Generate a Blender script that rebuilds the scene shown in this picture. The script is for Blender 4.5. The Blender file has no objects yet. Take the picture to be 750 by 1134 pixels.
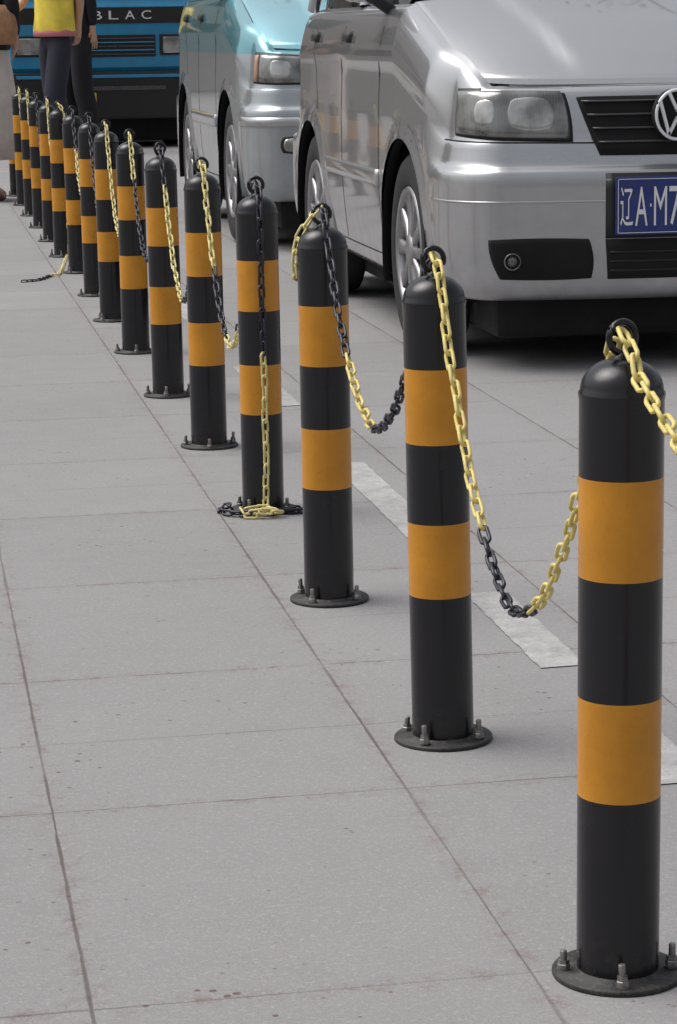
import bpy, bmesh, math, random
from mathutils import Vector, Matrix
random.seed(7)
scene=bpy.context.scene
COL=scene.collection
R=math.radians
# ---------------------------------------------------------------- camera
F=2800.0; CX=375.0; CY=567.0; H=1.1
PITCH=math.atan(533/F); YAW=R(9.6); ROLL=0.0148
cam=bpy.data.cameras.new("camera"); co=bpy.data.objects.new("camera",cam); COL.objects.link(co)
cam.sensor_fit='VERTICAL'; cam.sensor_height=36; cam.lens=F/1134*36; cam.clip_end=2000; cam.clip_start=0.05
M=Matrix.Rotation(-YAW,4,'Z')@Matrix.Rotation(math.pi/2-PITCH,4,'X')@Matrix.Rotation(-ROLL,4,'Z')
M.translation=Vector((0,0,H)); co.matrix_world=M; scene.camera=co
def G(px,py,z=0.0):
    d=M.to_3x3()@Vector((px-CX,CY-py,-F))
    t=(z-H)/d.z
    return Vector((d.x*t,d.y*t,z))
# ---------------------------------------------------------------- materials
def newmat(name):
    m=bpy.data.materials.new(name); m.use_nodes=True
    return m,m.node_tree,m.node_tree.nodes["Principled BSDF"]
def N(nt,t,**k):
    n=nt.nodes.new(t)
    for a,b in k.items(): setattr(n,a,b)
    return n
def math_(nt,op,a,b=None,c=None,clamp=False):
    n=N(nt,'ShaderNodeMath',operation=op); n.use_clamp=clamp
    for i,v in enumerate((a,b,c)):
        if v is None: continue
        if isinstance(v,(int,float)): n.inputs[i].default_value=v
        else: nt.links.new(v,n.inputs[i])
    return n.outputs[0]
def maprange(nt,v,a,b,c=0.0,d=1.0,smooth=False):
    n=N(nt,'ShaderNodeMapRange'); n.interpolation_type='SMOOTHSTEP' if smooth else 'LINEAR'
    nt.links.new(v,n.inputs[0])
    for i,x in enumerate((a,b,c,d)): n.inputs[i+1].default_value=x
    return n.outputs[0]
def mix(nt,f,a,b,blend='MIX'):
    n=N(nt,'ShaderNodeMix',data_type='RGBA',blend_type=blend)
    for i,v in ((0,f),(6,a),(7,b)):
        if isinstance(v,(int,float)): n.inputs[i].default_value=v
        elif isinstance(v,tuple): n.inputs[i].default_value=(v[0],v[1],v[2],1)
        else: nt.links.new(v,n.inputs[i])
    return n.outputs[2]
def noise(nt,vec,scale,detail=4,rough=.55):
    n=N(nt,'ShaderNodeTexNoise'); n.inputs['Scale'].default_value=scale; n.inputs['Detail'].default_value=detail
    n.inputs['Roughness'].default_value=rough
    if vec is not None: nt.links.new(vec,n.inputs['Vector'])
    return n.outputs[0]
def bump(nt,bs,h,strength=.3,dist=.01):
    b=N(nt,'ShaderNodeBump'); b.inputs['Strength'].default_value=strength; b.inputs['Distance'].default_value=dist
    nt.links.new(h,b.inputs['Height']); nt.links.new(b.outputs[0],bs.inputs['Normal'])
def simple(name,col,rough=.5,metal=0,coat=0,var=.15,scale=8,bmp=0,dirt=None,dirtamt=.35):
    m,nt,b=newmat(name)
    tc=N(nt,'ShaderNodeTexCoord').outputs['Object']
    n=noise(nt,tc,scale,5)
    f=maprange(nt,n,.3,.7)
    lo=tuple(c*(1-var) for c in col); hi=tuple(min(1,c*(1+var)) for c in col)
    c=mix(nt,f,lo,hi)
    if dirt:
        n2=noise(nt,tc,scale*2.7,6,.65)
        c=mix(nt,maprange(nt,n2,.48,.75,0,dirtamt),c,dirt)
    nt.links.new(c,b.inputs['Base Color'])
    r=maprange(nt,n,.3,.7,max(0,rough-.08),min(1,rough+.08)); nt.links.new(r,b.inputs['Roughness'])
    b.inputs['Metallic'].default_value=metal
    b.inputs['Coat Weight'].default_value=coat; b.inputs['Coat Roughness'].default_value=.06
    if bmp: bump(nt,b,noise(nt,tc,scale*12,3),bmp,.003)
    return m
def postmat(name,col,rough,dust,dustamt,bmp=.06):
    m,nt,b=newmat(name)
    tc=N(nt,'ShaderNodeTexCoord').outputs['Object']
    oi=N(nt,'ShaderNodeObjectInfo').outputs['Random']
    off=N(nt,'ShaderNodeVectorMath',operation='ADD'); nt.links.new(tc,off.inputs[0])
    cb=N(nt,'ShaderNodeCombineXYZ'); nt.links.new(math_(nt,'MULTIPLY',oi,37.0),cb.inputs[0]); nt.links.new(math_(nt,'MULTIPLY',oi,11.0),cb.inputs[1]); nt.links.new(cb.outputs[0],off.inputs[1])
    p=off.outputs[0]
    sp=N(nt,'ShaderNodeSeparateXYZ'); nt.links.new(tc,sp.inputs[0])
    n=noise(nt,p,12,5,.6)
    c=mix(nt,maprange(nt,n,.3,.7),tuple(x*.88 for x in col),tuple(x*1.10 for x in col))
    low=maprange(nt,sp.outputs[2],.0,.10,1.0,.0)
    n2=noise(nt,p,70,6,.75)
    d1=math_(nt,'MULTIPLY',maprange(nt,n2,.50,.75),math_(nt,'ADD',math_(nt,'MULTIPLY',low,.35),dustamt))
    c=mix(nt,d1,c,dust)
    mp=N(nt,'ShaderNodeMapping'); mp.inputs['Scale'].default_value=(110,110,6); nt.links.new(p,mp.inputs[0])
    s=maprange(nt,noise(nt,mp.outputs[0],1.0,4,.6),.70,.78,0,.30)
    c=mix(nt,s,c,dust)
    nt.links.new(c,b.inputs['Base Color'])
    nt.links.new(math_(nt,'ADD',math_(nt,'MULTIPLY',d1,.4),maprange(nt,n,.3,.7,rough-.04,rough+.06)),b.inputs['Roughness'])
    bump(nt,b,noise(nt,p,90,3),bmp,.002)
    return m
mBlack=postmat('bollard_black_paint',(.0060,.0055,.0078),.22,(.06,.056,.052),.05)
mOrange=postmat('bollard_orange_paint',(.56,.235,.013),.30,(.20,.10,.02),.18)
mFlange=simple('flange_dark_steel',(.030,.029,.030),.55,metal=.3,var=.4,scale=30,bmp=.3,dirt=(.14,.12,.105),dirtamt=.6)
mBolt=simple('zinc_bolt',(.32,.31,.30),.42,metal=.8,var=.35,scale=60,dirt=(.12,.07,.04),dirtamt=.5)
mYel=simple('chain_yellow_plastic',(.72,.59,.19),.38,var=.12,scale=25,dirt=(.36,.28,.10),dirtamt=.4)
mYel2=simple('chain_pale_yellow_plastic',(.68,.59,.25),.42,var=.12,scale=25,dirt=(.34,.29,.13),dirtamt=.4)
mChB=simple('chain_black_plastic',(.016,.016,.026),.35,var=.3,scale=25)
mTyre=simple('tyre_rubber',(.012,.012,.013),.8,var=.25,scale=20,bmp=.2,dirt=(.05,.047,.045),dirtamt=.3)
mRim=simple('rim_silver',(.32,.32,.33),.35,metal=.75,var=.12,scale=10,dirt=(.11,.10,.09),dirtamt=.5)
mDark=simple('dark_plastic',(.010,.010,.011),.5,var=.2)
mWell=simple('wheel_well_black',(.005,.005,.005),.9,var=.2)
mSlat=simple('grille_slat_grey',(.09,.09,.095),.3,metal=.5,var=.1)
mChrome=simple('bright_badge_silver',(.78,.79,.81),.35,metal=.25,var=.05)
mPlate=simple('plate_blue',(.016,.032,.17),.35,var=.08,dirt=(.08,.08,.12),dirtamt=.3)
mWhite=simple('white_lettering',(.72,.73,.74),.45,var=.05)
mAmber=simple('amber_lens',(.34,.18,.10),.2,var=.1,coat=1)
mSkin=simple('skin',(.50,.30,.21),.55,var=.08)
mHair=simple('black_hair',(.015,.012,.011),.45,var=.3,scale=40,bmp=.4)
mShirtY=simple('yellow_shirt_cloth',(.80,.62,.08),.85,var=.18,scale=9,bmp=.3)
mPink=simple('pink_trim_cloth',(.50,.17,.18),.85,var=.1)
mNavy=simple('dark_trouser_cloth',(.020,.020,.034),.85,var=.3,scale=9,bmp=.3)
mBlkC=simple('black_cloth',(.008,.008,.011),.9,var=.3,scale=9,bmp=.3)
mSkirt=simple('pale_skirt_cloth',(.58,.51,.47),.85,var=.12,scale=9,bmp=.3)
mBag=simple('tan_leather',(.34,.17,.08),.5,var=.2,scale=20,bmp=.3)
mShoe=simple('shoe_red_brown',(.14,.03,.025),.45,var=.2)
mTruck=simple('truck_blue_paint',(.016,.24,.45),.35,coat=.4,var=.15,scale=3,dirt=(.08,.15,.20),dirtamt=.4)
mYP=simple('yellow_plate_paint',(.60,.42,.05),.5,var=.1)
mGlass=simple('dark_window_glass',(.012,.015,.016),.06,var=.2)
def paint(name,top,low=None,split=.9,metal=.75):
    m,nt,b=newmat(name)
    tc=N(nt,'ShaderNodeTexCoord').outputs['Object']
    sp=N(nt,'ShaderNodeSeparateXYZ'); nt.links.new(tc,sp.inputs[0])
    c=top
    if low: c=mix(nt,maprange(nt,sp.outputs[2],split-.004,split+.004),low,top)
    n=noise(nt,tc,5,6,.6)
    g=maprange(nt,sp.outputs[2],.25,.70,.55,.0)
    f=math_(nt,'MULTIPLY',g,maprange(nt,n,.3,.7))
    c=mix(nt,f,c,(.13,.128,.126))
    c=mix(nt,maprange(nt,noise(nt,tc,60,4,.7),.58,.8,0,.15),c,(.19,.188,.185))
    nt.links.new(c,b.inputs['Base Color'])
    b.inputs['Metallic'].default_value=metal
    nt.links.new(maprange(nt,f,0,.5,.27,.5),b.inputs['Roughness'])
    b.inputs['Coat Weight'].default_value=1; b.inputs['Coat Roughness'].default_value=.04
    return m
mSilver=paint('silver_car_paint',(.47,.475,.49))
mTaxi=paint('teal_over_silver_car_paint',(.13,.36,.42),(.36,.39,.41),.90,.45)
mTeal=paint('teal_bonnet_paint_sky_lit',(.24,.52,.60),None,.9,.5)  # bonnet teal is paler, with the sky reflection put into its colour
def lensmat(nm,a,b_):
    m,nt,b=newmat(nm)
    tc=N(nt,'ShaderNodeTexCoord').outputs['Object']
    n=noise(nt,tc,9,3)
    w=N(nt,'ShaderNodeTexWave',bands_direction='X'); w.inputs['Scale'].default_value=34; w.inputs['Distortion'].default_value=.4; nt.links.new(tc,w.inputs[0])
    c=mix(nt,maprange(nt,n,.40,.60),a,b_)
    c=mix(nt,math_(nt,'MULTIPLY',w.outputs[1],.08),c,(.5,.5,.48))
    nt.links.new(c,b.inputs['Base Color'])
    b.inputs['Metallic'].default_value=.6; b.inputs['Roughness'].default_value=.16
    b.inputs['Coat Weight'].default_value=1; b.inputs['Coat Roughness'].default_value=.02
    bump(nt,b,w.outputs[1],.05,.003)
    return m
mLens=lensmat('headlight_lens',(.09,.09,.088),(.24,.24,.235))
mLensB=lensmat('headlight_reflector',(.20,.20,.195),(.48,.48,.46))
mLensD=lensmat('fog_lamp_lens',(.06,.06,.06),(.14,.14,.14))
# ---------------------------------------------------------------- mesh helpers
def link(o,parent=None):
    COL.objects.link(o)
    if parent is not None: o.parent=parent
    return o
def mobj(name,verts,faces,mats,parent=None,smooth=True,fm=None,loc=None):
    me=bpy.data.meshes.new(name); me.from_pydata([tuple(v) for v in verts],[],faces)
    for m in (mats if isinstance(mats,(list,tuple)) else [mats]): me.materials.append(m)
    if fm: me.polygons.foreach_set('material_index',fm)
    me.polygons.foreach_set('use_smooth',[smooth]*len(me.polygons))
    me.update()
    o=bpy.data.objects.new(name,me); link(o,parent)
    if loc is not None: o.location=loc
    return o
def root(name,loc,label,cat,group=None,kind=None):
    e=bpy.data.objects.new(name,None); e.empty_display_size=.1; e.location=loc; COL.objects.link(e)
    e["label"]=label; e["category"]=cat
    if group: e["group"]=group
    return e
def lathe(prof,seg=32,c=(0,0,0),axis='Z'):
    vs=[];fs=[]
    for (r,z) in prof:
        for k in range(seg):
            a=2*math.pi*k/seg
            p=(r*math.cos(a),r*math.sin(a),z)
            if axis=='X': p=(z,r*math.cos(a),r*math.sin(a))
            if axis=='Y': p=(r*math.cos(a),z,r*math.sin(a))
            vs.append((p[0]+c[0],p[1]+c[1],p[2]+c[2]))
    for j in range(len(prof)-1):
        for k in range(seg):
            k2=(k+1)%seg
            fs.append((j*seg+k,j*seg+k2,(j+1)*seg+k2,(j+1)*seg+k))
    return vs,fs
def boxmesh(name,x0,x1,y0,y1,z0,z1,mat,parent=None,bev=.01,smooth=True):
    bm=bmesh.new(); bmesh.ops.create_cube(bm,size=1)
    for v in bm.verts:
        v.co=Vector(((x0+x1)/2+v.co.x*(x1-x0),(y0+y1)/2+v.co.y*(y1-y0),(z0+z1)/2+v.co.z*(z1-z0)))
    if bev: bmesh.ops.bevel(bm,geom=bm.edges[:],offset=bev,segments=2,affect='EDGES',profile=.6)
    me=bpy.data.meshes.new(name); bm.to_mesh(me); bm.free(); me.materials.append(mat)
    o=bpy.data.objects.new(name,me); link(o,parent); return o
def fix(o):
    bm=bmesh.new(); bm.from_mesh(o.data); bmesh.ops.recalc_face_normals(bm,faces=bm.faces[:]); bm.to_mesh(o.data); bm.free()
def tube(path,r,seg=8,closed=False):
    vs=[];fs=[];n=len(path)
    for i,p in enumerate(path):
        p=Vector(p)
        a=Vector(path[(i-1)%n] if closed or i>0 else path[i]); b=Vector(path[(i+1)%n] if closed or i<n-1 else path[i])
        t=(b-a).normalized(); up=Vector((0,0,1)) if abs(t.z)<.9 else Vector((1,0,0))
        s=t.cross(up).normalized(); u=s.cross(t)
        rr=r[i] if isinstance(r,(list,tuple)) else r
        for k in range(seg):
            an=2*math.pi*k/seg
            vs.append(p+s*math.cos(an)*rr+u*math.sin(an)*rr)
    for i in range(n if closed else n-1):
        for k in range(seg):
            a=i*seg; b=((i+1)%n)*seg; k2=(k+1)%seg
            fs.append((a+k,a+k2,b+k2,b+k))
    return vs,fs
def sstep(a,b,x):
    t=max(0,min(1,(x-a)/(b-a))); return t*t*(3-2*t)
def lerp(a,b,t): return a+(b-a)*t
# ---------------------------------------------------------------- setting
XA=G(455,880).x; XB=G(30,760).x; XW=G(578,695).x
YJ=G(190,747).y
W=XA-XB; L=.76
def pavemat(name,road=False):
    m,nt,b=newmat(name)
    tc=N(nt,'ShaderNodeTexCoord').outputs['Object']
    nd=N(nt,'ShaderNodeTexNoise'); nd.inputs['Scale'].default_value=7; nd.inputs['Detail'].default_value=6; nd.inputs['Roughness'].default_value=.75; nt.links.new(tc,nd.inputs[0])
    add=N(nt,'ShaderNodeVectorMath',operation='MULTIPLY_ADD'); nt.links.new(nd.outputs[1],add.inputs[0]); add.inputs[1].default_value=(.005,.005,0); nt.links.new(tc,add.inputs[2])
    sp=N(nt,'ShaderNodeSeparateXYZ'); nt.links.new(add.outputs[0],sp.inputs[0])
    ww=W if not road else 1.15; ll=L if not road else L*1.5
    u=math_(nt,'DIVIDE',math_(nt,'SUBTRACT',sp.outputs[0],XA+.0025 if not road else XW+.30),ww)
    yy=math_(nt,'SUBTRACT',sp.outputs[1],math_(nt,'MULTIPLY',sp.outputs[0],.02))
    v=math_(nt,'DIVIDE',math_(nt,'SUBTRACT',yy,YJ),ll)
    def dist(q,w,off=.5):
        f=math_(nt,'FRACT',math_(nt,'ADD',q,off)); return math_(nt,'MULTIPLY',math_(nt,'ABSOLUTE',math_(nt,'SUBTRACT',f,.5)),w)
    n_w=noise(nt,tc,5,4)
    jw=maprange(nt,n_w,.35,.65,.0012,.0030)
    def line(d):
        return math_(nt,'SUBTRACT',1,math_(nt,'DIVIDE',math_(nt,'SUBTRACT',d,math_(nt,'MULTIPLY',jw,.5)),jw),clamp=True)
    cb0=N(nt,'ShaderNodeCombineXYZ'); nt.links.new(math_(nt,'FLOOR',u),cb0.inputs[0]); nt.links.new(math_(nt,'ROUND',v),cb0.inputs[1])
    wn0=N(nt,'ShaderNodeTexWhiteNoise',noise_dimensions='2D'); nt.links.new(cb0.outputs[0],wn0.inputs[0])
    l1=line(dist(u,ww)); l2=math_(nt,'MULTIPLY',line(dist(v,ll)),maprange(nt,wn0.outputs[0],0,1,.5,1.0))
    cb1=N(nt,'ShaderNodeCombineXYZ'); nt.links.new(math_(nt,'FLOOR',u),cb1.inputs[0]); nt.links.new(math_(nt,'FLOOR',v),cb1.inputs[1])
    wn1=N(nt,'ShaderNodeTexWhiteNoise',noise_dimensions='2D'); nt.links.new(cb1.outputs[0],wn1.inputs[0])
    l3=math_(nt,'MULTIPLY',line(dist(v,ll,0.03)),math_(nt,'MULTIPLY',math_(nt,'GREATER_THAN',wn1.outputs[0],.45),.5 if not road else 0.0))
    j=math_(nt,'MAXIMUM',math_(nt,'MAXIMUM',l1,l2),l3)
    j=math_(nt,'MULTIPLY',j,maprange(nt,noise(nt,tc,2.3,4),.35,.6,.45,1.0))
    if road: j=math_(nt,'MULTIPLY',j,.75)
    wn=N(nt,'ShaderNodeTexWhiteNoise',noise_dimensions='2D'); nt.links.new(cb1.outputs[0],wn.inputs[0])
    base=mix(nt,wn.outputs[0],(.275,.268,.270),(.315,.307,.309))
    big=noise(nt,tc,1.1,6,.6); base=mix(nt,maprange(nt,big,.35,.7,0,.40),base,(.215,.208,.210))
    med=noise(nt,tc,14,6,.7); base=mix(nt,maprange(nt,med,.35,.75,0,.35),base,(.345,.338,.340))
    fine=noise(nt,tc,300,4,.8); base=mix(nt,maprange(nt,fine,.40,.62,0,.50),base,(.145,.138,.138))
    f2=noise(nt,tc,110,4,.75); base=mix(nt,maprange(nt,f2,.52,.68,0,.45),base,(.42,.412,.412))
    vo=N(nt,'ShaderNodeTexVoronoi'); vo.inputs['Scale'].default_value=34; nt.links.new(tc,vo.inputs[0])
    gate=maprange(nt,noise(nt,tc,2.1,5,.65),.46,.60)
    vsz=maprange(nt,noise(nt,tc,15,2),.35,.65,.04,.17)
    spk=math_(nt,'MULTIPLY',math_(nt,'LESS_THAN',vo.outputs[0],vsz),gate)
    base=mix(nt,math_(nt,'MULTIPLY',spk,.75),base,(.10,.045,.04))
    st=maprange(nt,noise(nt,tc,7,8,.8),.60,.76,0,.36); base=mix(nt,st,base,(.235,.165,.155))
    dk=maprange(nt,noise(nt,tc,3.3,8,.75),.60,.72,0,.28); base=mix(nt,dk,base,(.14,.134,.134))
    sp2=maprange(nt,noise(nt,tc,60,5,.85),.65,.74,0,.5); base=mix(nt,sp2,base,(.16,.085,.08))
    jd=math_(nt,'MINIMUM',dist(v,ll),dist(u,ww))
    gr=math_(nt,'MULTIPLY',maprange(nt,jd,.035,.0),maprange(nt,noise(nt,tc,26,6,.85),.50,.64,0,.65)); base=mix(nt,gr,base,(.15,.085,.075))
    base=mix(nt,math_(nt,'MULTIPLY',j,.74),base,(.065,.045,.04))
    nt.links.new(base,b.inputs['Base Color'])
    nt.links.new(maprange(nt,big,.3,.7,.75,.92),b.inputs['Roughness'])
    b.inputs['Specular IOR Level'].default_value=.35
    hgt=math_(nt,'SUBTRACT',math_(nt,'MULTIPLY',fine,.3),j)
    hgt=math_(nt,'ADD',hgt,math_(nt,'MULTIPLY',med,.4))
    bump(nt,b,hgt,.35,.004)
    return m
mPave=pavemat('stone_slab_paving'); mRoad=pavemat('worn_concrete_road',True)
mGround=simple('grey_ground',(.20,.19,.18),.9,var=.2,scale=.5)
def sheet(name,x0,x1,y0,y1,z,mat):
    o=mobj(name,[(x0,y0,z),(x1,y0,z),(x1,y1,z),(x0,y1,z)],[(0,1,2,3)],mat,smooth=False); o["kind"]="structure"; o["label"]=name.replace('_',' ')
    return o
XR=XA+W*2+.003
g=sheet('ground',-400,400,-400,400,-.008,mGround)
p=sheet('pavement',-9,XR,-12,60,0,mPave); p["label"]="grey stone slab pavement with fine joints"
r=sheet('road',XR,14,-12,60,-.001,mRoad); r["label"]="worn grey concrete road beside the pavement"
def linemat():
    m,nt,b=newmat('worn_white_road_paint')
    tc=N(nt,'ShaderNodeTexCoord').outputs['Object']
    n=noise(nt,tc,11,8,.8); n2=noise(nt,tc,130,4,.75)
    f=math_(nt,'MAXIMUM',maprange(nt,n,.40,.60,.1,1),maprange(nt,n2,.42,.60,0,.85))
    nt.links.new(mix(nt,f,(.50,.495,.48),(.300,.292,.293)),b.inputs['Base Color']); b.inputs['Roughness'].default_value=.85
    return m
mLine=linemat()
def mark(ya,yb,off=0,wd=.042):
    a=G(578,ya).y; b=G(578,yb).y
    n=40; vs=[];fs=[]
    for i in range(n+1):
        y=lerp(a,b,i/n)
        vs+= [(XW+off-wd+random.uniform(-.002,.002),y,.002),(XW+off+wd+random.uniform(-.002,.002),y+.006,.002)]
    for i in range(n): fs.append((2*i,2*i+1,2*i+3,2*i+2))
    o=mobj('painted_mark',vs,fs,mLine,smooth=False); fix(o); o["kind"]="structure"; o["label"]="short worn white painted mark on the paving"
mark(742,655); mark(590,505); mark(880,800); mark(440,395); mark(350,325)
# ---------------------------------------------------------------- bollards
base_px=[(684,1078),(491,818),(365,664),(292,565),(232,494),(187,438),(151,390),(125,355),(106,327),(88,302),(71,284),(58,267)]
pos=[G(*q) for q in base_px]
d=(pos[11]-pos[0])/11
pos=[pos[0]-d*.99]+pos
for k in range(4): pos.append(pos[-1]+d)
RB=.0485
RIM=.697; APX=.733; EYE=.756; RING=EYE+.008
bands={1:(.598,.482,.340,.222),2:(.592,.476,.352,.236),3:(.583,.467,.345,.227)}
def bodymesh(j):
    jt=random.uniform(-.006,.006)
    brk=sorted(bands.get(j,[x+jt for x in (.583,.467,.343,.228)]))
    lv=[.004,.05,brk[0],brk[1],brk[2],brk[3],.63,RIM-.012]
    prof=[(RB,l) for l in lv]+[(RB+.0003,RIM-.010),(RB+.0009,RIM-.007),(RB+.0009,RIM-.003),(RB-.001,RIM)]
    for a in range(1,10):
        an=a/10*math.pi/2
        prof.append(((RB-.001)*math.cos(an)**.95,RIM+(APX-RIM)*math.sin(an)))
    prof.append((.001,APX))
    vs,fs=lathe(prof,44)
    fm=[]
    for k in range(len(prof)-1): fm+= [1 if k in (2,4) else 0]*44
    return vs,fs,fm
flv,flf=lathe([(RB,.0),(.0766,.0),(.0775,.0015),(.0775,.0055),(.0762,.007),(RB+.004,.007),(RB+.003,.0095),(RB-.001,.011)],48)
fl=mobj('base_plate',flv,flf,mFlange); flme=fl.data; bpy.data.objects.remove(fl)
def boltmesh():
    vs=[];fs=[]
    def add(v,f):
        o=len(vs); vs.extend(v); fs.extend([tuple(i+o for i in q) for q in f])
    add(*lathe([(.0,.0085),(.0085,.0085),(.0085,.0070),(.0085,.0088),(0,.0089)],16))
    add(*lathe([(.0072,.0088),(.0078,.0095),(.0078,.0145),(.0070,.0155),(.0,.0156)],6))
    add(*lathe([(.0062,.0157),(.0068,.016),(.0068,.0205),(.0,.0207)],6))
    add(*lathe([(.0042,.0205),(.0042,.033),(.0034,.0345),(.0,.0346)],10))
    o=mobj('bolt',vs,fs,mBolt,smooth=False); me=o.data; bpy.data.objects.remove(o); return me
bme=boltmesh()
rv,rf=tube([(.0165*math.cos(a*math.pi/14),0,.0175*math.sin(a*math.pi/14)+EYE) for a in range(28)],.0042,8,True)
wv,wf=lathe([(.012,APX-.006),(.010,APX+.003),(.006,APX+.006),(.0,APX+.006)],16)
o0=len(rv); rv=list(rv)+wv; rf=rf+[tuple(i+o0 for i in q) for q in wf]
rg=mobj('chain_eye',rv,rf,mBlack); rgme=rg.data; bpy.data.objects.remove(rg)
rings=[]
for i,p in enumerate(pos):
    lab="black and orange striped steel bollard bolted to the pavement"
    if i==4: lab="black and orange striped bollard with loose chain piled at its base"
    if i==11: lab="black and orange striped bollard with fallen chain trailing away"
    e=root('bollard',p,lab,"bollard",group="striped bollards along the pavement edge")
    vs,fs,fm=bodymesh(i); mobj('post',vs,fs,[mBlack,mOrange],e,True,fm)
    f=bpy.data.objects.new('base_plate',flme); link(f,e)
    a0={1:R(-100),2:R(-38),3:R(-40)}.get(i,random.uniform(0,1.5))
    for k in range(4):
        bo=bpy.data.objects.new('bolt',bme); link(bo,e)
        an=a0+k*math.pi/2
        bo.location=(.0635*math.cos(an),.0635*math.sin(an),0); bo.rotation_euler=(R(random.uniform(-4,4)),R(random.uniform(-4,4)),random.uniform(0,1))
        bo.scale=(1,1,random.uniform(.85,1.15))
    rr=bpy.data.objects.new('chain_eye',rgme); link(rr,e); ra=R(random.uniform(-30,20)); rr.rotation_euler=(0,0,ra)
    tilt=(random.uniform(-.006,.006),-.006+random.uniform(-.006,.004))
    if i==2: tilt=(0,-.014)
    if i==1: tilt=(0,.001)
    e.rotation_euler=(tilt[0],tilt[1],0)
    rings.append(p+Vector((tilt[1]*.75,-tilt[0]*.75,RING)))
def linkverts(h=.0085,Rr=.0074,r=.0029,ns=14,nt_=6):
    c=[]
    for k in range(ns):
        a=2*math.pi*(k+.5)/ns
        x=Rr*math.cos(a); y=Rr*math.sin(a)*.92
        c.append((x+(h if x>0 else -h),y,0))
    return tube(c,r,nt_,True)
LV,LF=linkverts()
PITCHL=.0258
def resample(path,step):
    out=[];prev=Vector(path[0]);nxt=step/2;tot=0
    for q in path[1:]:
        q=Vector(q);dl=(q-prev).length
        while tot+dl>=nxt and dl>0:
            out.append((prev.lerp(q,(nxt-tot)/dl),(q-prev).normalized())); nxt+=step
        tot+=dl;prev=q
    return out
def chain(path,colfn,label,yel):
    pts=resample(path,PITCHL); vs=[];fs=[];fm=[];n=len(pts)
    org=Vector(path[0])
    for i,(p,t) in enumerate(pts):
        up=Vector((0,0,1)) if abs(t.z)<.95 else Vector((.3,1,0)).normalized()
        s=t.cross(up).normalized(); u=s.cross(t)
        roll=R(45)+ (math.pi/2 if i%2 else 0)+random.uniform(-.3,.3)
        a=s*math.cos(roll)+u*math.sin(roll); b=-s*math.sin(roll)+u*math.cos(roll)
        o=len(vs); jt=Vector((random.uniform(-.0015,.0015),random.uniform(-.0015,.0015),random.uniform(-.001,.001)))
        for v in LV: vs.append(p-org+jt+t*v[0]+a*v[1]+b*v[2])
        fs.extend([tuple(k+o for k in q) for q in LF])
        fm.extend([colfn((i+.5)/n)]*len(LF))
    o=mobj('chain',vs,fs,[yel,mChB],None,True,fm,loc=org)
    o["label"]=label;o["category"]="chain";o["group"]="chains strung between the bollards"
    return o
def sagpath(a,b,low,n=80,ex=1.85):
    ab=(b-a); ab.z=0; ln=ab.length; ab/=ln
    def pt(o_,s,dz): q=o_+ab*s; q.z=o_.z+dz; return q
    k=.72 if low>.6 else 1
    a2=pt(a,.060,-.058*k); b2=pt(b,-.060,-.058*k)
    out=[pt(a,.002,.000),pt(a,.014,-.006),pt(a,.032,-.017),pt(a,.050,-.038*k)]
    for i in range(n+1):
        t=i/n; q=a2.lerp(b2,t); x=2*t-1
        q.z=low+(lerp(a2.z,b2.z,t)-low)*(abs(x)**ex)
        out.append(q)
    out+=[pt(b,-.050,-.038*k),pt(b,-.034,-.020),pt(b,-.020,-.010)]
    return out
def seg(*br):
    def f(t):
        for a,c in br:
            if t<=a: return c
        return br[-1][1]
    return f
Y=0;B=1
specs={
0:(.63,seg((.44,Y),(.58,B),(1,Y))),
1:(.325,seg((.36,Y),(.59,B),(1,Y))),
2:(.42,seg((.30,B),(.50,Y),(.70,B),(1,B))),
4:(.33,seg((.26,Y),(.46,B),(.62,Y),(1,B))),
5:(.345,seg((.12,B),(.5,Y),(.8,B),(1,Y))),
6:(.37,seg((.16,Y),(.6,B),(1,B))),
7:(.37,seg((.5,Y),(1,B))),
8:(.39,seg((.4,B),(.7,Y),(1,B))),
9:(.39,seg((.2,B),(.6,Y),(1,B))),
11:(.37,seg((.6,Y),(1,B))),
12:(.37,seg((.6,B),(1,B))),
13:(.37,seg((.4,Y),(1,B))),
14:(.37,seg((.5,Y),(1,B))),
15:(.37,seg((.5,Y),(1,B))),
}
for i,(low,cf) in specs.items():
    chain(sagpath(rings[i+1],rings[i],low),cf,"yellow and black plastic chain sagging between two bollards",mYel if i<3 else mYel2)
cd=(Vector((0,0,0))-pos[4]); cd.z=0; cd.normalize(); sd=Vector((-cd.y,cd.x,0))
sd=-sd if sd.x<0 else sd
def local(p,f,s,z): return p+cd*f+sd*s+Vector((0,0,z))
p4=pos[4]
path=[rings[4],local(p4,.025,.002,.742),local(p4,.050,.004,.705),local(p4,.057,.005,.66),local(p4,.055,.006,.5),local(p4,.056,.008,.25),local(p4,.058,.008,.08),local(p4,.066,.006,.022),
 local(p4,.095,.01,.014),local(p4,.105,-.03,.008),local(p4,.085,-.045,.016),local(p4,.075,.0,.020),local(p4,.095,.035,.014),local(p4,.11,.0,.018),local(p4,.09,-.05,.010),local(p4,.06,-.088,.008),local(p4,.02,-.10,.008),local(p4,.0,-.085,.012),local(p4,.04,-.075,.016)]
def smoothp(pts,n=8):
    out=[]
    P=[pts[0]]+list(pts)+[pts[-1]]
    for i in range(1,len(P)-2):
        for k in range(n):
            t=k/n
            out.append(.5*((2*P[i])+(-P[i-1]+P[i+1])*t+(2*P[i-1]-5*P[i]+4*P[i+1]-P[i+2])*t*t+(-P[i-1]+3*P[i]-3*P[i+1]+P[i+2])*t**3))
    out.append(P[-2]); return out
chain(smoothp(path),seg((.33,B),(.86,Y),(1,B)),"broken chain hanging down a bollard and piled at its foot",mYel2)
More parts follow.
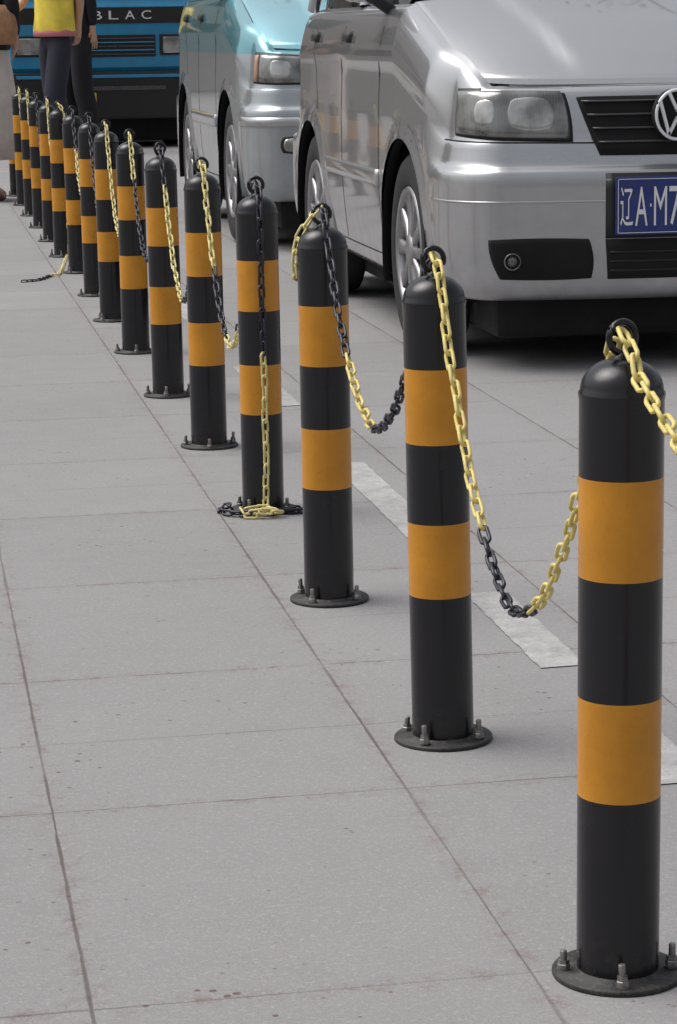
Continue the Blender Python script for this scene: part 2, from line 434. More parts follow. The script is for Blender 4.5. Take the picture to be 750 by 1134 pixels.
path=[local(p4,.03,.085,.008),local(p4,.05,.07,.012),local(p4,.065,.055,.010),local(p4,.045,.10,.007),local(p4,.01,.12,.007),local(p4,-.02,.10,.007)]
chain(smoothp(path),seg((1,B)),"loose black chain end lying at the foot of a bollard",mYel2)
p3=pos[3]
path=[rings[3]+Vector((0,0,.008)),local(p3,.0,-.025,.748),local(p3,.0,-.05,.705),local(p3,-.005,-.057,.65),local(p3,-.04,-.045,.63),local(p3,-.056,-.02,.615)]
chain(smoothp(path),seg((1,Y)),"short yellow chain end hooked over a bollard top",mYel2)
p11=pos[11]
e1=G(58,306); e2=G(24,313)
path=[rings[11],local(p11,.05,.03,.68),local(p11,.055,.03,.3),local(p11,.06,.03,.05),local(p11,.10,.02,.006),G(66,304)+Vector((0,0,.006)),e1+Vector((0,0,.006)),G(44,311)+Vector((0,0,.006)),e2+Vector((0,0,.006))]
chain(smoothp(path),seg((.87,Y),(1,B)),"broken yellow chain hanging to the ground and trailing away",mYel2)
# ---------------------------------------------------------------- cars
def glyph(ch,x0,x1,z0,z1,vs,fs):
    cu=bpy.data.curves.new('t','FONT'); cu.body=ch; cu.extrude=0
    ob=bpy.data.objects.new('t',cu); COL.objects.link(ob)
    bpy.context.view_layer.update()
    me=bpy.data.meshes.new_from_object(ob.evaluated_get(bpy.context.evaluated_depsgraph_get()))
    if len(me.vertices):
        xs=[v.co.x for v in me.vertices]; ys=[v.co.y for v in me.vertices]
        a,b,c,d_=min(xs),max(xs),min(ys),max(ys)
        o=len(vs)
        for v in me.vertices: vs.append((x0+(v.co.x-a)/max(1e-6,b-a)*(x1-x0),0,z0+(v.co.y-c)/max(1e-6,d_-c)*(z1-z0)))
        for p_ in me.polygons: fs.append(tuple(o+k for k in p_.vertices))
    bpy.data.objects.remove(ob); bpy.data.meshes.remove(me)
FR=[(.225,.12),(.232,.055),(.255,.028),(.31,.012),(.37,.003),(.43,0),(.50,0),(.56,0),(.62,0),(.645,.004),(.655,.016),(.665,.029),(.70,.036),(.735,.042),(.745,.050),(.79,.056),(.84,.064),(.88,.073),(.905,.088),(.917,.125)]
GS=[0,.005,.03,.09,.17,.24,.31,.37,.43,.48,.53,.58,.63,.69,.75,.82,.88,.94,.98,1.0]
DS=[.12,.05,.03,.022,.014,.007,.002,0,0,0,0,0,.002,.004,.006,.001,.014,.03,.05,.09]
def car(origin,yaw,label,mp,mbonnet,front,wb=2.0,zs=1.0):
    e=root('parked_car',origin,label,"car",group="cars parked along the road")
    e.rotation_euler=(0,0,yaw); e.scale=(1,1,zs)
    w=.73; Lc=3.62; yw=.82
    def Tf(y):
        t=.917+.273*(max(0,min(1,(y-.12)/.88)))**.8
        if y>Lc-.7: t-=.03*sstep(Lc-.7,Lc,y)
        return t
    pts=[];rc=.20
    for k in range(21):
        t=k/20; pts.append(Vector((t*(w-rc),.05*t**2.0)))
    for k in range(1,25):
        a=k/24*math.pi/2; pts.append(Vector((w-rc+rc*math.sin(a),.05+.28*(1-math.cos(a)))))
    for k in range(1,40):
        t=k/40; y=lerp(.33,Lc-.26,t); pts.append(Vector((w+.012*math.sin(math.pi*t),y)))
    for k in range(0,17):
        a=k/16*math.pi/2; pts.append(Vector((w-rc+rc*math.cos(a),Lc-.26+.22*math.sin(a))))
    for k in range(1,11):
        t=1-k/10; pts.append(Vector((t*(w-rc),Lc-.04+.04*(1-t*t))))
    cum=[0]
    for a,b in zip(pts,pts[1:]): cum.append(cum[-1]+(b-a).length)
    S=cum[-1]
    import bisect
    def PN(s):
        sg=-1 if s<0 else 1; s=min(abs(s),S-1e-5)
        def at(q):
            q=max(0,min(S-1e-6,q)); i=min(len(pts)-2,bisect.bisect_right(cum,q)-1); return pts[i].lerp(pts[i+1],(q-cum[i])/(cum[i+1]-cum[i]))
        p=at(s); a=at(s-.03); b=at(s+.03)
        t=(b-a)
        if s<.03: t=Vector((1,0))
        if s>S-.03: t=Vector((-1,0))
        t.normalize(); nn=Vector((t.y,-t.x))
        return Vector((p.x*sg,p.y)),Vector((nn.x*sg,nn.y))
    def rows(y):
        T=Tf(y); a=max(1-sstep(.30,.48,y),sstep(Lc-.5,Lc-.28,y)); out=[]
        for j in range(len(FR)):
            fz,fd=FR[j]
            if j>=14: fz=.745+(fz-.745)*(T-.745)/(.917-.745)
            sz=.22+(T-.22)*GS[j]
            out.append((lerp(sz,fz,a),lerp(DS[j],fd,a)))
        return out
    def surf(s,z,off=0):
        p,nn=PN(s); rw=rows(p.y)
        dd=rw[0][1]
        if z>=rw[-1][0]: dd=rw[-1][1]
        else:
            for (z0,d0),(z1,d1) in zip(rw,rw[1:]):
                if z0<=z<=z1: dd=lerp(d0,d1,(z-z0)/max(1e-6,z1-z0)); break
        q=p-nn*(dd-off)
        return Vector((q.x,q.y,z)),Vector((nn.x,nn.y,0))
    def s_of_y(y):
        lo,hi=.6,S-.7
        for _ in range(40):
            mid=(lo+hi)/2
            if PN(mid)[0].y<y: lo=mid
            else: hi=mid
        return lo
    n=230; vs=[];M_=len(FR); cen=[(yw,.345),(yw+wb,.345)]; RA=.385
    nr=(M_-1)*2+1
    for i in range(-n,n+1):
        p,nn=PN(i/n*S); rw=rows(p.y)
        for j2 in range(nr):
            j=j2//2
            if j2%2==0: z,dd=rw[j]
            else: z=(rw[j][0]+rw[j+1][0])/2; dd=(rw[j][1]+rw[j+1][1])/2
            q=p-nn*dd
            vs.append(Vector((q.x,q.y,z)))
    inside=[False]*len(vs)
    for k,v in enumerate(vs):
        if abs(v.x)>.5:
            for c in cen:
                dv=Vector((v.y-c[0],v.z-c[1])); l=dv.length
                if l<RA and v.z<c[1]+RA: inside[k]=True
                elif l<RA+.045: v.x+=math.copysign(.012*(1-(l-RA)/.045)**.6,v.x)
    fs=[]
    used={}
    for i in range(2*n):
        for j in range(nr-1):
            q=(i*nr+j,(i+1)*nr+j,(i+1)*nr+j+1,i*nr+j+1)
            if all(inside[k] for k in q): continue
            fs.append(q)
            for k in q:
                if inside[k]: used[k]=1
    for k in used:
        v=vs[k]
        for c in cen:
            dv=Vector((v.y-c[0],v.z-c[1]))
            if dv.length<RA:
                dv=dv.normalized()*RA if dv.length>1e-6 else dv
                v.y=c[0]+dv.x; v.z=c[1]+dv.y; v.x+=math.copysign(.012,v.x)
                break
    body=mobj('body',vs,fs,mp,e); fix(body)
    for sgn in (-1,1):
        for c in cen:
            v2=[];f2=[];m=40
            for k in range(m+1):
                a=R(-22)+k/m*R(224)
                yy=c[0]+RA*math.cos(a); zz=c[1]+RA*math.sin(a)
                xo=w+.014
                v2+= [(sgn*(xo-.004),yy,zz),(sgn*(xo-.035),yy,zz),(sgn*(xo-.035),c[0]+(RA+.02)*math.cos(a),c[1]+(RA+.02)*math.sin(a)),(sgn*.38,c[0]+(RA+.02)*math.cos(a),c[1]+(RA+.02)*math.sin(a)),(sgn*.379,c[0],c[1])]
            for k in range(m):
                for q in range(4):
                    f2.append((k*5+q,(k+1)*5+q,(k+1)*5+q+1,k*5+q+1))
            mobj('wheel_arch',v2,f2,mWell,e)
    boxmesh('underbody_shade_block',-.56,.56,.16,Lc-.12,.10,.44,mWell,e,.03)  # black floor box, set low to deepen the shade under the car
    vs=[];nu=48;nv=40
    for j in range(nv+1):
        v_=j/nv
        for i in range(nu+1):
            u=i/nu*2-1
            y0=.128+.04*u*u+.16*abs(u)**9
            y=lerp(y0,1.02,v_)
            T=Tf(y-(y0-.128)*(1-v_)*.8)
            z=T+.004+.045*(1-abs(u)**2.4)*sstep(-.05,.5,v_)
            ridge=lerp(.44,.60,v_)
            z+=.014*(1-sstep(ridge-.04,ridge+.03,abs(u)))*sstep(0,.2,v_)
            if j==0: z-=.010
            x=u*(w-.082)
            vs.append((x,y,z))
    fs=[(j*(nu+1)+i,j*(nu+1)+i+1,(j+1)*(nu+1)+i+1,(j+1)*(nu+1)+i) for j in range(nv) for i in range(nu)]
    def sk(idx):
        o=len(vs)
        for k in idx: vs.append((vs[k][0]*.995,vs[k][1]+.004,vs[k][2]-.022))
        for k in range(len(idx)-1): fs.append((idx[k],idx[k+1],o+k+1,o+k))
    sk([i for i in range(nu+1)]); sk([j*(nu+1) for j in range(nv+1)]); sk([j*(nu+1)+nu for j in range(nv+1)])
    bo=mobj('bonnet',vs,fs,mbonnet,e)
    vs=[];m=40
    for k in range(m+1):
        y=lerp(.2,Lc-.14,k/m); z=Tf(y)-.01-(.03 if y<1.0 else 0); hw=w-.085-(.1*sstep(Lc-.35,Lc-.1,y))-.08*sstep(.5,.2,y)
        vs+= [(-hw,y,z),(hw,y,z)]
    mobj('deck',vs,[(2*k,2*k+1,2*k+3,2*k+2) for k in range(m)],mDark,e)
    def ringpts(yc,hl,hw,z,m=56,ex=4.5):
        out=[]
        for k in range(m):
            a=2*math.pi*k/m; c_,s_=math.cos(a),math.sin(a)
            out.append((hw*math.copysign(abs(c_)**(2/ex),c_),yc+hl*math.copysign(abs(s_)**(2/ex),s_),z))
        return out
    m=56; y1=Lc-.10
    rg_=[((1.02+y1)/2,(y1-1.02)/2,.645,1.185),((1.2+y1-.06)/2,(y1-.06-1.2)/2,.625,1.33),((1.5+y1-.18)/2,(y1-.18-1.5)/2,.575,1.52)]
    vs=[];
    for r_ in rg_: vs+=ringpts(*r_)
    fs=[(a*m+k,a*m+(k+1)%m,(a+1)*m+(k+1)%m,(a+1)*m+k) for a in range(2) for k in range(m)]
    mobj('window_glass',vs,fs,mGlass,e)
    vs=[]
    for r_ in [((1.5+y1-.18)/2,(y1-.18-1.5)/2+.004,.579,1.515),((1.5+y1-.18)/2,(y1-.18-1.5)/2-.03,.56,1.56),((1.5+y1-.18)/2,(y1-.18-1.5)/2-.15,.47,1.595),((1.5+y1-.18)/2,.2,.15,1.61)]: vs+=ringpts(*r_)
    fs=[(a*m+k,a*m+(k+1)%m,(a+1)*m+(k+1)%m,(a+1)*m+k) for a in range(3) for k in range(m)]+[tuple(range(3*m,4*m))]
    mobj('roof',vs,fs,mp,e)
    for sgn in (-1,1):
        for (ya,yb,xo) in ((1.12,1.60,.0),(1.98,2.06,0.006),(y1-.10,y1-.30,0)):
            pth=[Vector((sgn*(.640+xo-(.02 if ya!=1.98 else 0)),ya,1.19)),Vector((sgn*(.622+xo-(.02 if ya!=1.98 else 0)),lerp(ya,yb,.42),1.33)),Vector((sgn*(.575+xo-(.015 if ya!=1.98 else 0)),yb,1.525))]
            v3,f3=tube(pth,.028,8); mobj('pillar',v3,f3,mp,e)
    def patch(name,q,off,mat,ns=16,nz=6,parent=e,back=-.01,rnd=0):
        (a,b,c,d_)=q
        vs=[]
        def ev(i,j,o_):
            X=i/ns*2-1; Z=j/nz*2-1
            if rnd: X,Z=X*math.sqrt(1-rnd*Z*Z/2),Z*math.sqrt(1-rnd*X*X/2)
            u=(X+1)/2; v_=(Z+1)/2
            s=lerp(lerp(a[0],b[0],u),lerp(d_[0],c[0],u),v_); z=lerp(lerp(a[1],b[1],u),lerp(d_[1],c[1],u),v_)
            return surf(s,z,o_)[0]
        for j in range(nz+1):
            for i in range(ns+1):
                ed=min(i,ns-i); ez=min(j,nz-j)
                vs.append(ev(i,j,off if (ed>=1 and ez>=1) else off*.7))
        idx=lambda i,j:j*(ns+1)+i
        fs=[(idx(i,j),idx(i+1,j),idx(i+1,j+1),idx(i,j+1)) for j in range(nz) for i in range(ns)]
        loop=[(i,0) for i in range(ns)]+[(ns,j) for j in range(nz)]+[(i,nz) for i in range(ns,0,-1)]+[(0,j) for j in range(nz,0,-1)]
        o=len(vs)
        for (i,j) in loop: vs.append(ev(i,j,back))
        nl=len(loop)
        for k in range(nl):
            k2=(k+1)%nl; fs.append((idx(*loop[k]),o+k,o+k2,idx(*loop[k2])))
        ob=mobj(name,vs,fs,mat,parent,True); fix(ob); return ob
    def disc(name,s,z,r,off,mat,rim=True,rx=None):
        p,nn=surf(s,z,off); t=Vector((-nn.y,nn.x,0)); up=Vector((0,0,1)); rx=rx or r
        vs=[p+nn*.004];m=28;fs=[]
        for rr,o_ in ((.82,.002),(.86,.008),(1.0,.006),(1.02,-.01)):
            for k in range(m):
                a=2*math.pi*k/m; vs.append(p+t*math.cos(a)*rx*rr+up*math.sin(a)*r*rr+nn*o_)
        for k in range(m): fs.append((0,1+k,1+(k+1)%m))
        for a_ in range(3):
            for k in range(m): fs.append((1+a_*m+k,1+a_*m+(k+1)%m,1+(a_+1)*m+(k+1)%m,1+(a_+1)*m+k))
        return mobj(name,vs,fs,mat,e)
    front(e,patch,disc,surf,s_of_y,w,Lc,yw,wb)
    for sgn in (-1,1):
        for yy,z0,z1,dy in ((1.27,.30,1.17,-.03),(2.03,.30,1.18,0.0),(2.62,.78,1.18,.14)):
            s0=s_of_y(yy); s1=s_of_y(yy+dy)
            if sgn<0: q=((-s0-.004,z0),(-s0+.004,z0),(-s1+.004,z1),(-s1-.004,z1))
            else: q=((s0-.004,z0),(s0+.004,z0),(s1+.004,z1),(s1-.004,z1))
            patch('door_gap',q,.0012,mDark,2,14)
        a,b=s_of_y(1.26),s_of_y(2.42); q=((a,.54),(b,.54),(b,.60),(a,.60)) if sgn>0 else ((-b,.54),(-a,.54),(-a,.60),(-b,.60))
        patch('side_moulding',q,.010,mp,30,3)
        q=((a,.288),(b,.288),(b,.294),(a,.294)) if sgn>0 else ((-b,.288),(-a,.288),(-a,.294),(-b,.294))
        patch('door_gap',q,.0012,mDark,30,1)
        for yy in (1.84,2.62):
            a,b=s_of_y(yy),s_of_y(yy+.13); q=((a,1.055),(b,1.06),(b,1.10),(a,1.095)) if sgn>0 else ((-b,1.06),(-a,1.055),(-a,1.095),(-b,1.10))
            patch('door_handle',q,.022,mDark,6,3)
        pm,nn=surf(sgn*s_of_y(1.28),1.17,.0)
        v4,f4=lathe([(.0,-.05),(.045,-.045),(.075,-.02),(.085,.02),(.08,.045),(.07,.05),(0,.05)],20,axis='Y')
        v4=[(pm.x+sgn*.11+x*1.15,pm.y+y_,pm.z+.10+z_*.85) for x,y_,z_ in v4]
        mobj('mirror',v4,f4,mp,e)
        v4,f4=tube([pm+Vector((sgn*-.02,0,-.01)),pm+Vector((sgn*.05,0,.04)),pm+Vector((sgn*.11,0,.07))],.022,8); mobj('mirror_stem',v4,f4,mDark,e)
    for sgn in (-1,1):
        for c in cen:
            we=bpy.data.objects.new('wheel',None); link(we,e); we.empty_display_size=.1; we.location=(sgn*(w-.012),c[0],.34)
            pr=[(.225,-.16),(.30,-.175),(.328,-.165),(.338,-.14),(.34,-.09),(.34,-.04),(.335,-.015),(.318,.0),(.28,.006),(.24,.002),(.222,-.008)]
            if sgn<0: pr=[(a,-b) for a,b in pr]
            v5,f5=lathe(pr,56,axis='X'); ty=mobj('tyre',v5,f5,mTyre,we)
            vs=[];fs=[]
            def add(v,f):
                o=len(vs); vs.extend(v); fs.extend([tuple(i+o for i in q) for q in f])
            k_=sgn
            add(*lathe([(.224,-.004*k_),(.218,.004*k_),(.205,.0),(.198,-.02*k_),(.195,-.06*k_)],48,axis='X'))
            add(*lathe([(.0,.006*k_),(.03,.006*k_),(.055,.0),(.065,-.02*k_)],24,axis='X'))
            for q in range(10):
                a=2*math.pi*q/10; ca,sa=math.cos(a),math.sin(a)
                P_=[]
                for rr,ww_,xx in ((.05,.014,-.004),(.13,.018,-.010),(.205,.030,-.006)):
                    for sd_ in (-1,1):
                        for dx in (0,-.015):
                            P_.append(((xx+dx)*k_,rr*ca-sd_*ww_*sa,rr*sa+sd_*ww_*ca))
                f_=[(0,4,6,2),(4,8,10,6),(0,1,5,4),(4,5,9,8),(2,6,7,3),(6,10,11,7)]
                add(P_,f_)
            ri=mobj('rim',vs,fs,mRim,we,True); fix(ri)
            v6,f6=lathe([(.0,-.045*k_),(.20,-.045*k_)],24,axis='X'); mobj('brake_disc',v6,f6,mWell,we)
    return e
def front_silver(e,patch,disc,surf,s_of_y,w,Lc,yw,wb):
    for sg in (-1,1):
        def mir(q): return q if sg>0 else [(-q[1][0],q[1][1]),(-q[0][0],q[0][1]),(-q[3][0],q[3][1]),(-q[2][0],q[2][1])]
        patch('headlight_gasket',mir([(.325,.737),(.835,.757),(.855,.913),(.355,.911)]),.003,mDark,24,8,rnd=.14)
        patch('headlight',mir([(.336,.746),(.822,.766),(.845,.905),(.364,.903)]),.009,mLens,28,10,rnd=.15)
        patch('headlight_reflector',mir([(.385,.768),(.55,.773),(.552,.888),(.40,.886)]),.0105,mLensB,14,10,rnd=.8)
        patch('headlight_reflector',mir([(.60,.785),(.71,.788),(.715,.880),(.602,.880)]),.0105,mLensB,14,10,rnd=.8)
        patch('fog_lamp_recess',mir([(.268,.300),(.585,.300),(.625,.436),(.278,.436)]),.003,mWell,24,8,rnd=.25)
        disc('fog_lamp',sg*.535,.362,.028,.005,mLensD,rx=.028)
        patch('bumper_gap',mir([(.25,.733),(.92,.742),(.92,.747),(.25,.738)]),.0012,mDark,24,1)
        patch('bumper_crease',mir([(.0,.548),(.95,.548),(.95,.555),(.0,.555)]),.0025,mSilver,30,1)
    patch('grille',[(-.250,.694),(.250,.694),(.337,.914),(-.337,.914)],.004,mWell,24,6,rnd=.05)
    for k in range(4):
        t=(k+.6)/4.4; z=lerp(.710,.898,t); hw=lerp(.240,.318,t)
        patch('grille_slat',[(-hw,z),(hw,z),(hw+.002,z+.006),(-hw-.002,z+.006)],.012,mSlat,20,2)
    patch('lower_grille',[(-.225,.300),(.225,.300),(.235,.43),(-.235,.43)],.004,mWell,20,4)
    for k in range(3):
        z=.325+k*.03; patch('grille_slat',[(-.22,z),(.22,z),(.22,z+.006),(-.22,z+.006)],.008,mDark,20,1)
    patch('plate_recess',[(-.235,.432),(.235,.432),(.235,.640),(-.235,.640)],.0025,mDark,20,4)
    yb=-.016
    boxmesh('number_plate',-.208,.208,yb,yb+.014,.443,.628,mPlate,e,.004)
    vs=[];fs=[]
    def rect(x0,x1,z0,z1):
        o=len(vs); vs.extend([(x0,0,z0),(x1,0,z0),(x1,0,z1),(x0,0,z1)]); fs.append((o,o+1,o+2,o+3))
    rect(-.200,.200,.449,.4510); rect(-.200,.200,.620,.622); rect(-.202,-.1998,.4515,.6195); rect(.1998,.202,.4515,.6195)
    x=-.194
    for ch,ww_ in (('辽',.042),('A',.041),('·',.006),('M',.043),('7',.040)):
        if ch=='·': rect(x+.0005,x+.0055,.532,.542)
        else: glyph(ch,x,x+ww_,.472,.596,vs,fs)
        x+=ww_+.0075
    mobj('plate_lettering',[(a,yb-.0015,c) for a,b,c in vs],fs,mWhite,e,False)
    # round badge: raised dish, ring, V above W
    zc=.822; zr=1.14; xo=-.006
    v7,f7=lathe([(0,-.004),(.060,-.003),(.068,.004),(.070,.04)],36,axis='Y'); v7=[(a+xo,b,c*zr+zc) for a,b,c in v7]; mobj('emblem_disc',v7,f7,mWell,e)
    vs=[];fs=[]
    def add(v,f):
        o=len(vs); vs.extend(v); fs.extend([tuple(i+o for i in q) for q in f])
    yy=-.010
    add(*tube([(xo+.068*math.cos(a*math.pi/24),yy+.002,zc+.068*zr*math.sin(a*math.pi/24)) for a in range(48)],.0052,8,True))
    def stroke(pl,t=.0048):
        for (x0,z0),(x1,z1) in zip(pl,pl[1:]):
            d_=Vector((x1-x0,0,z1-z0)).normalized(); n_=Vector((-d_.z,0,d_.x))*t
            a=Vector((x0+xo,yy,zc+z0))-d_*.002;b=Vector((x1+xo,yy,zc+z1))+d_*.002; y_=Vector((0,.005,0))
            P_=[a-n_-y_,a+n_-y_,b+n_-y_,b-n_-y_,a-n_+y_,a+n_+y_,b+n_+y_,b-n_+y_]
            add(P_,[(0,1,2,3),(4,5,6,7),(0,1,5,4),(1,2,6,5),(2,3,7,6),(3,0,4,7)])
    stroke([(-.027,.068),(0,.012),(.027,.068)])
    stroke([(-.056,.042),(-.027,-.062),(0,-.010),(.027,-.062),(.056,.042)])
    em=mobj('emblem',vs,fs,mChrome,e,False); fix(em)
def front_teal(e,patch,disc,surf,s_of_y,w,Lc,yw,wb):
    for sg in (-1,1):
        def mir(q): return q if sg>0 else [(-q[1][0],q[1][1]),(-q[0][0],q[0][1]),(-q[3][0],q[3][1]),(-q[2][0],q[2][1])]
        patch('headlight_gasket',mir([(.43,.758),(.83,.765),(.84,.912),(.44,.895)]),.003,mDark,20,8,rnd=.15)
        patch('headlight',mir([(.445,.768),(.755,.772),(.765,.900),(.45,.888)]),.010,mLens,24,8,rnd=.15)
        patch('headlight_reflector',mir([(.50,.785),(.66,.788),(.665,.880),(.50,.875)]),.0115,mLensB,10,8,rnd=.7)
        patch('indicator',mir([(.765,.774),(.815,.777),(.825,.896),(.775,.897)]),.010,mAmber,6,4)
        patch('fog_lamp_recess',mir([(.38,.450),(.57,.450),(.57,.530),(.38,.530)]),.002,mDark,16,6,rnd=.5)
        patch('fog_lamp',mir([(.395,.458),(.555,.458),(.555,.522),(.395,.522)]),.006,mLensB,10,6,rnd=.6)
        patch('bumper_strip',mir([(.02,.575),(.95,.575),(.95,.615),(.02,.615)]),.008,mSilver,30,2)
    patch('grille',[(-.40,.79),(.40,.79),(.40,.87),(-.40,.87)],.004,mDark,20,4)
    patch('lower_grille',[(-.30,.30),(.30,.30),(.30,.42),(-.30,.42)],.004,mDark,20,4)
    boxmesh('number_plate',-.2,.2,-.018,-.005,.44,.56,mPlate,e,.004)
c1=G(450,385); o1=Vector((c1.x+.73,c1.y-.82,0))
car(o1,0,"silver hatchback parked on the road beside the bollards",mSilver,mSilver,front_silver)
c2=G(256,268); o2=Vector((c2.x+.73,c2.y-.82,0))
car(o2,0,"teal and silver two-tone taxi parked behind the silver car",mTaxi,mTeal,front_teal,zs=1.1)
# ---------------------------------------------------------------- truck
tp=G(117,164)
t=root('parked_truck',tp,"blue truck with dark grille parked on the road","truck")
def rbox(name,x0,x1,y0,y1,z0,z1,mat,bev=.02): return boxmesh(name,x0,x1,y0,y1,z0,z1,mat,t,bev)
hw=.92
prof=[(0.05,.70),(0,.78),(0,1.36),(.03,1.42),(.30,2.05),(.42,2.15),(1.45,2.18),(1.55,2.1),(1.58,.70)]
vs=[];k=len(prof)
for x in (-hw,-hw+.03,hw-.03,hw):
    ins=.03 if abs(x)==hw else 0
    for y,z in prof: vs.append((x,y+(ins if y<.6 else -ins),z-(ins if z>1.5 else 0)))
fs=[(a*k+i,a*k+(i+1)%k,(a+1)*k+(i+1)%k,(a+1)*k+i) for a in range(3) for i in range(k)]+[tuple(range(k)),tuple(range(4*k-1,3*k-1,-1))]
o=mobj('cab',vs,fs,mTruck,t,False); fix(o)
vs=[(-hw+.1,.025,1.46),(hw-.1,.025,1.46),(hw-.16,.262,2.0),(-hw+.16,.262,2.0)]
mobj('windscreen',vs,[(0,1,2,3)],mGlass,t,False)
for sx in (-1,1): mobj('side_window',[(sx*(hw+.004),.25,1.45),(sx*(hw+.004),1.2,1.45),(sx*(hw+.004),1.2,2.0),(sx*(hw+.004),.45,2.0)],[(0,1,2,3)],mGlass,t,False)
rbox('name_band',-hw+.08,hw-.08,-.012,.02,1.20,1.355,mDark,.005)
x=-.09
for ch in 'BLAC':
    vs=[];fs=[]
    glyph(ch,x,x+.095,1.240,1.322,vs,fs); x+=.160
    mobj('letter',[(a,-.0145,c) for a,b,c in vs],fs,mWhite,t,False)
rbox('grille',-.52,.52,-.014,.02,.88,1.09,mDark,.006)
for q in range(5): rbox('grille_slat',-.51,.51,-.028,-.012,.90+q*.038,.912+q*.038,mTruck if q%2 else mSlat,.003)
for sx in (-1,1):
    a,b=sorted((sx*.56,sx*.86))
    rbox('headlight_surround',a,b,-.016,.02,.89,1.09,mDark,.006); rbox('headlight',a+.03,b-.03,-.034,-.012,.91,1.07,mLensB,.012)
rbox('bumper',-hw-.02,hw+.02,-.10,.10,.28,.74,mDark,.03)
rbox('bumper_trim',-.6,.6,-.112,-.098,.56,.60,mSlat,.004)
rbox('bumper_trim',-.85,.85,-.112,-.098,.68,.71,mTruck,.004)
rbox('number_plate',-.20,-.08,-.114,-.098,.40,.54,mYP,.004)
rbox('chassis',-.5,.5,.2,5.2,.50,.72,mWell,.02)
rbox('underside_shade_block',-.88,.88,.10,1.5,.06,.66,mWell,.02)  # black block added under the cab in place of the shade there
rbox('cargo_bed',-hw-.03,hw+.03,1.7,5.4,.85,1.75,mTruck,.03)
for sx in (-1,1):
    for yy in (.75,4.2):
        v5,f5=lathe([(.2,-.14),(.36,-.14),(.385,-.11),(.39,0),(.385,.11),(.36,.14),(.2,.14)],36,axis='X',c=(sx*.78,yy,.39)); mobj('wheel',v5,f5,mTyre,t)
        v5,f5=lathe([(0,sx*.12),(.12,sx*.12),(.14,sx*.08),(.2,sx*.12)],24,axis='X',c=(sx*.78,yy,.39)); mobj('hub',v5,f5,mRim,t)
# ---------------------------------------------------------------- people
def skin(name,nodes,edges,mat,parent,sub=2,rootn=0):
    me=bpy.data.meshes.new(name); keys=list(nodes); ix={k:i for i,k in enumerate(keys)}
    me.from_pydata([nodes[k][0] for k in keys],[(ix[a],ix[b]) for a,b in edges],[])
    o=bpy.data.objects.new(name,me); COL.objects.link(o)
    m=o.modifiers.new('s','SKIN'); m.use_smooth_shade=True
    for i,k in enumerate(keys):
        r_=nodes[k][1]; me.skin_vertices[0].data[i].radius=(r_,r_) if isinstance(r_,(int,float)) else r_
        me.skin_vertices[0].data[i].use_root=(i==rootn)
    s=o.modifiers.new('ss','SUBSURF'); s.levels=sub; s.render_levels=sub
    bpy.context.view_layer.update()
    em=bpy.data.meshes.new_from_object(o.evaluated_get(bpy.context.evaluated_depsgraph_get()))
    bpy.data.objects.remove(o)
    em.name=name; em.materials.clear(); em.materials.append(mat)
    em.polygons.foreach_set('use_smooth',[True]*len(em.polygons))
    o=bpy.data.objects.new(name,em); link(o,parent); return o
def garment(name,prof,mat,parent,folds=7,amp=.03,flat=.82):
    vs,fs=lathe(prof,48); z1=max(z for r_,z in prof)
    out=[]
    for x,y,z in vs:
        a=math.atan2(y,x); k=1+amp*math.sin(a*folds+z*7)*min(1,(z1-z)*4)+amp*.5*math.sin(a*3+z*23)
        out.append((x*k,y*k*flat,z))
    o=mobj(name,out,fs,mat,parent); fix(o); return o
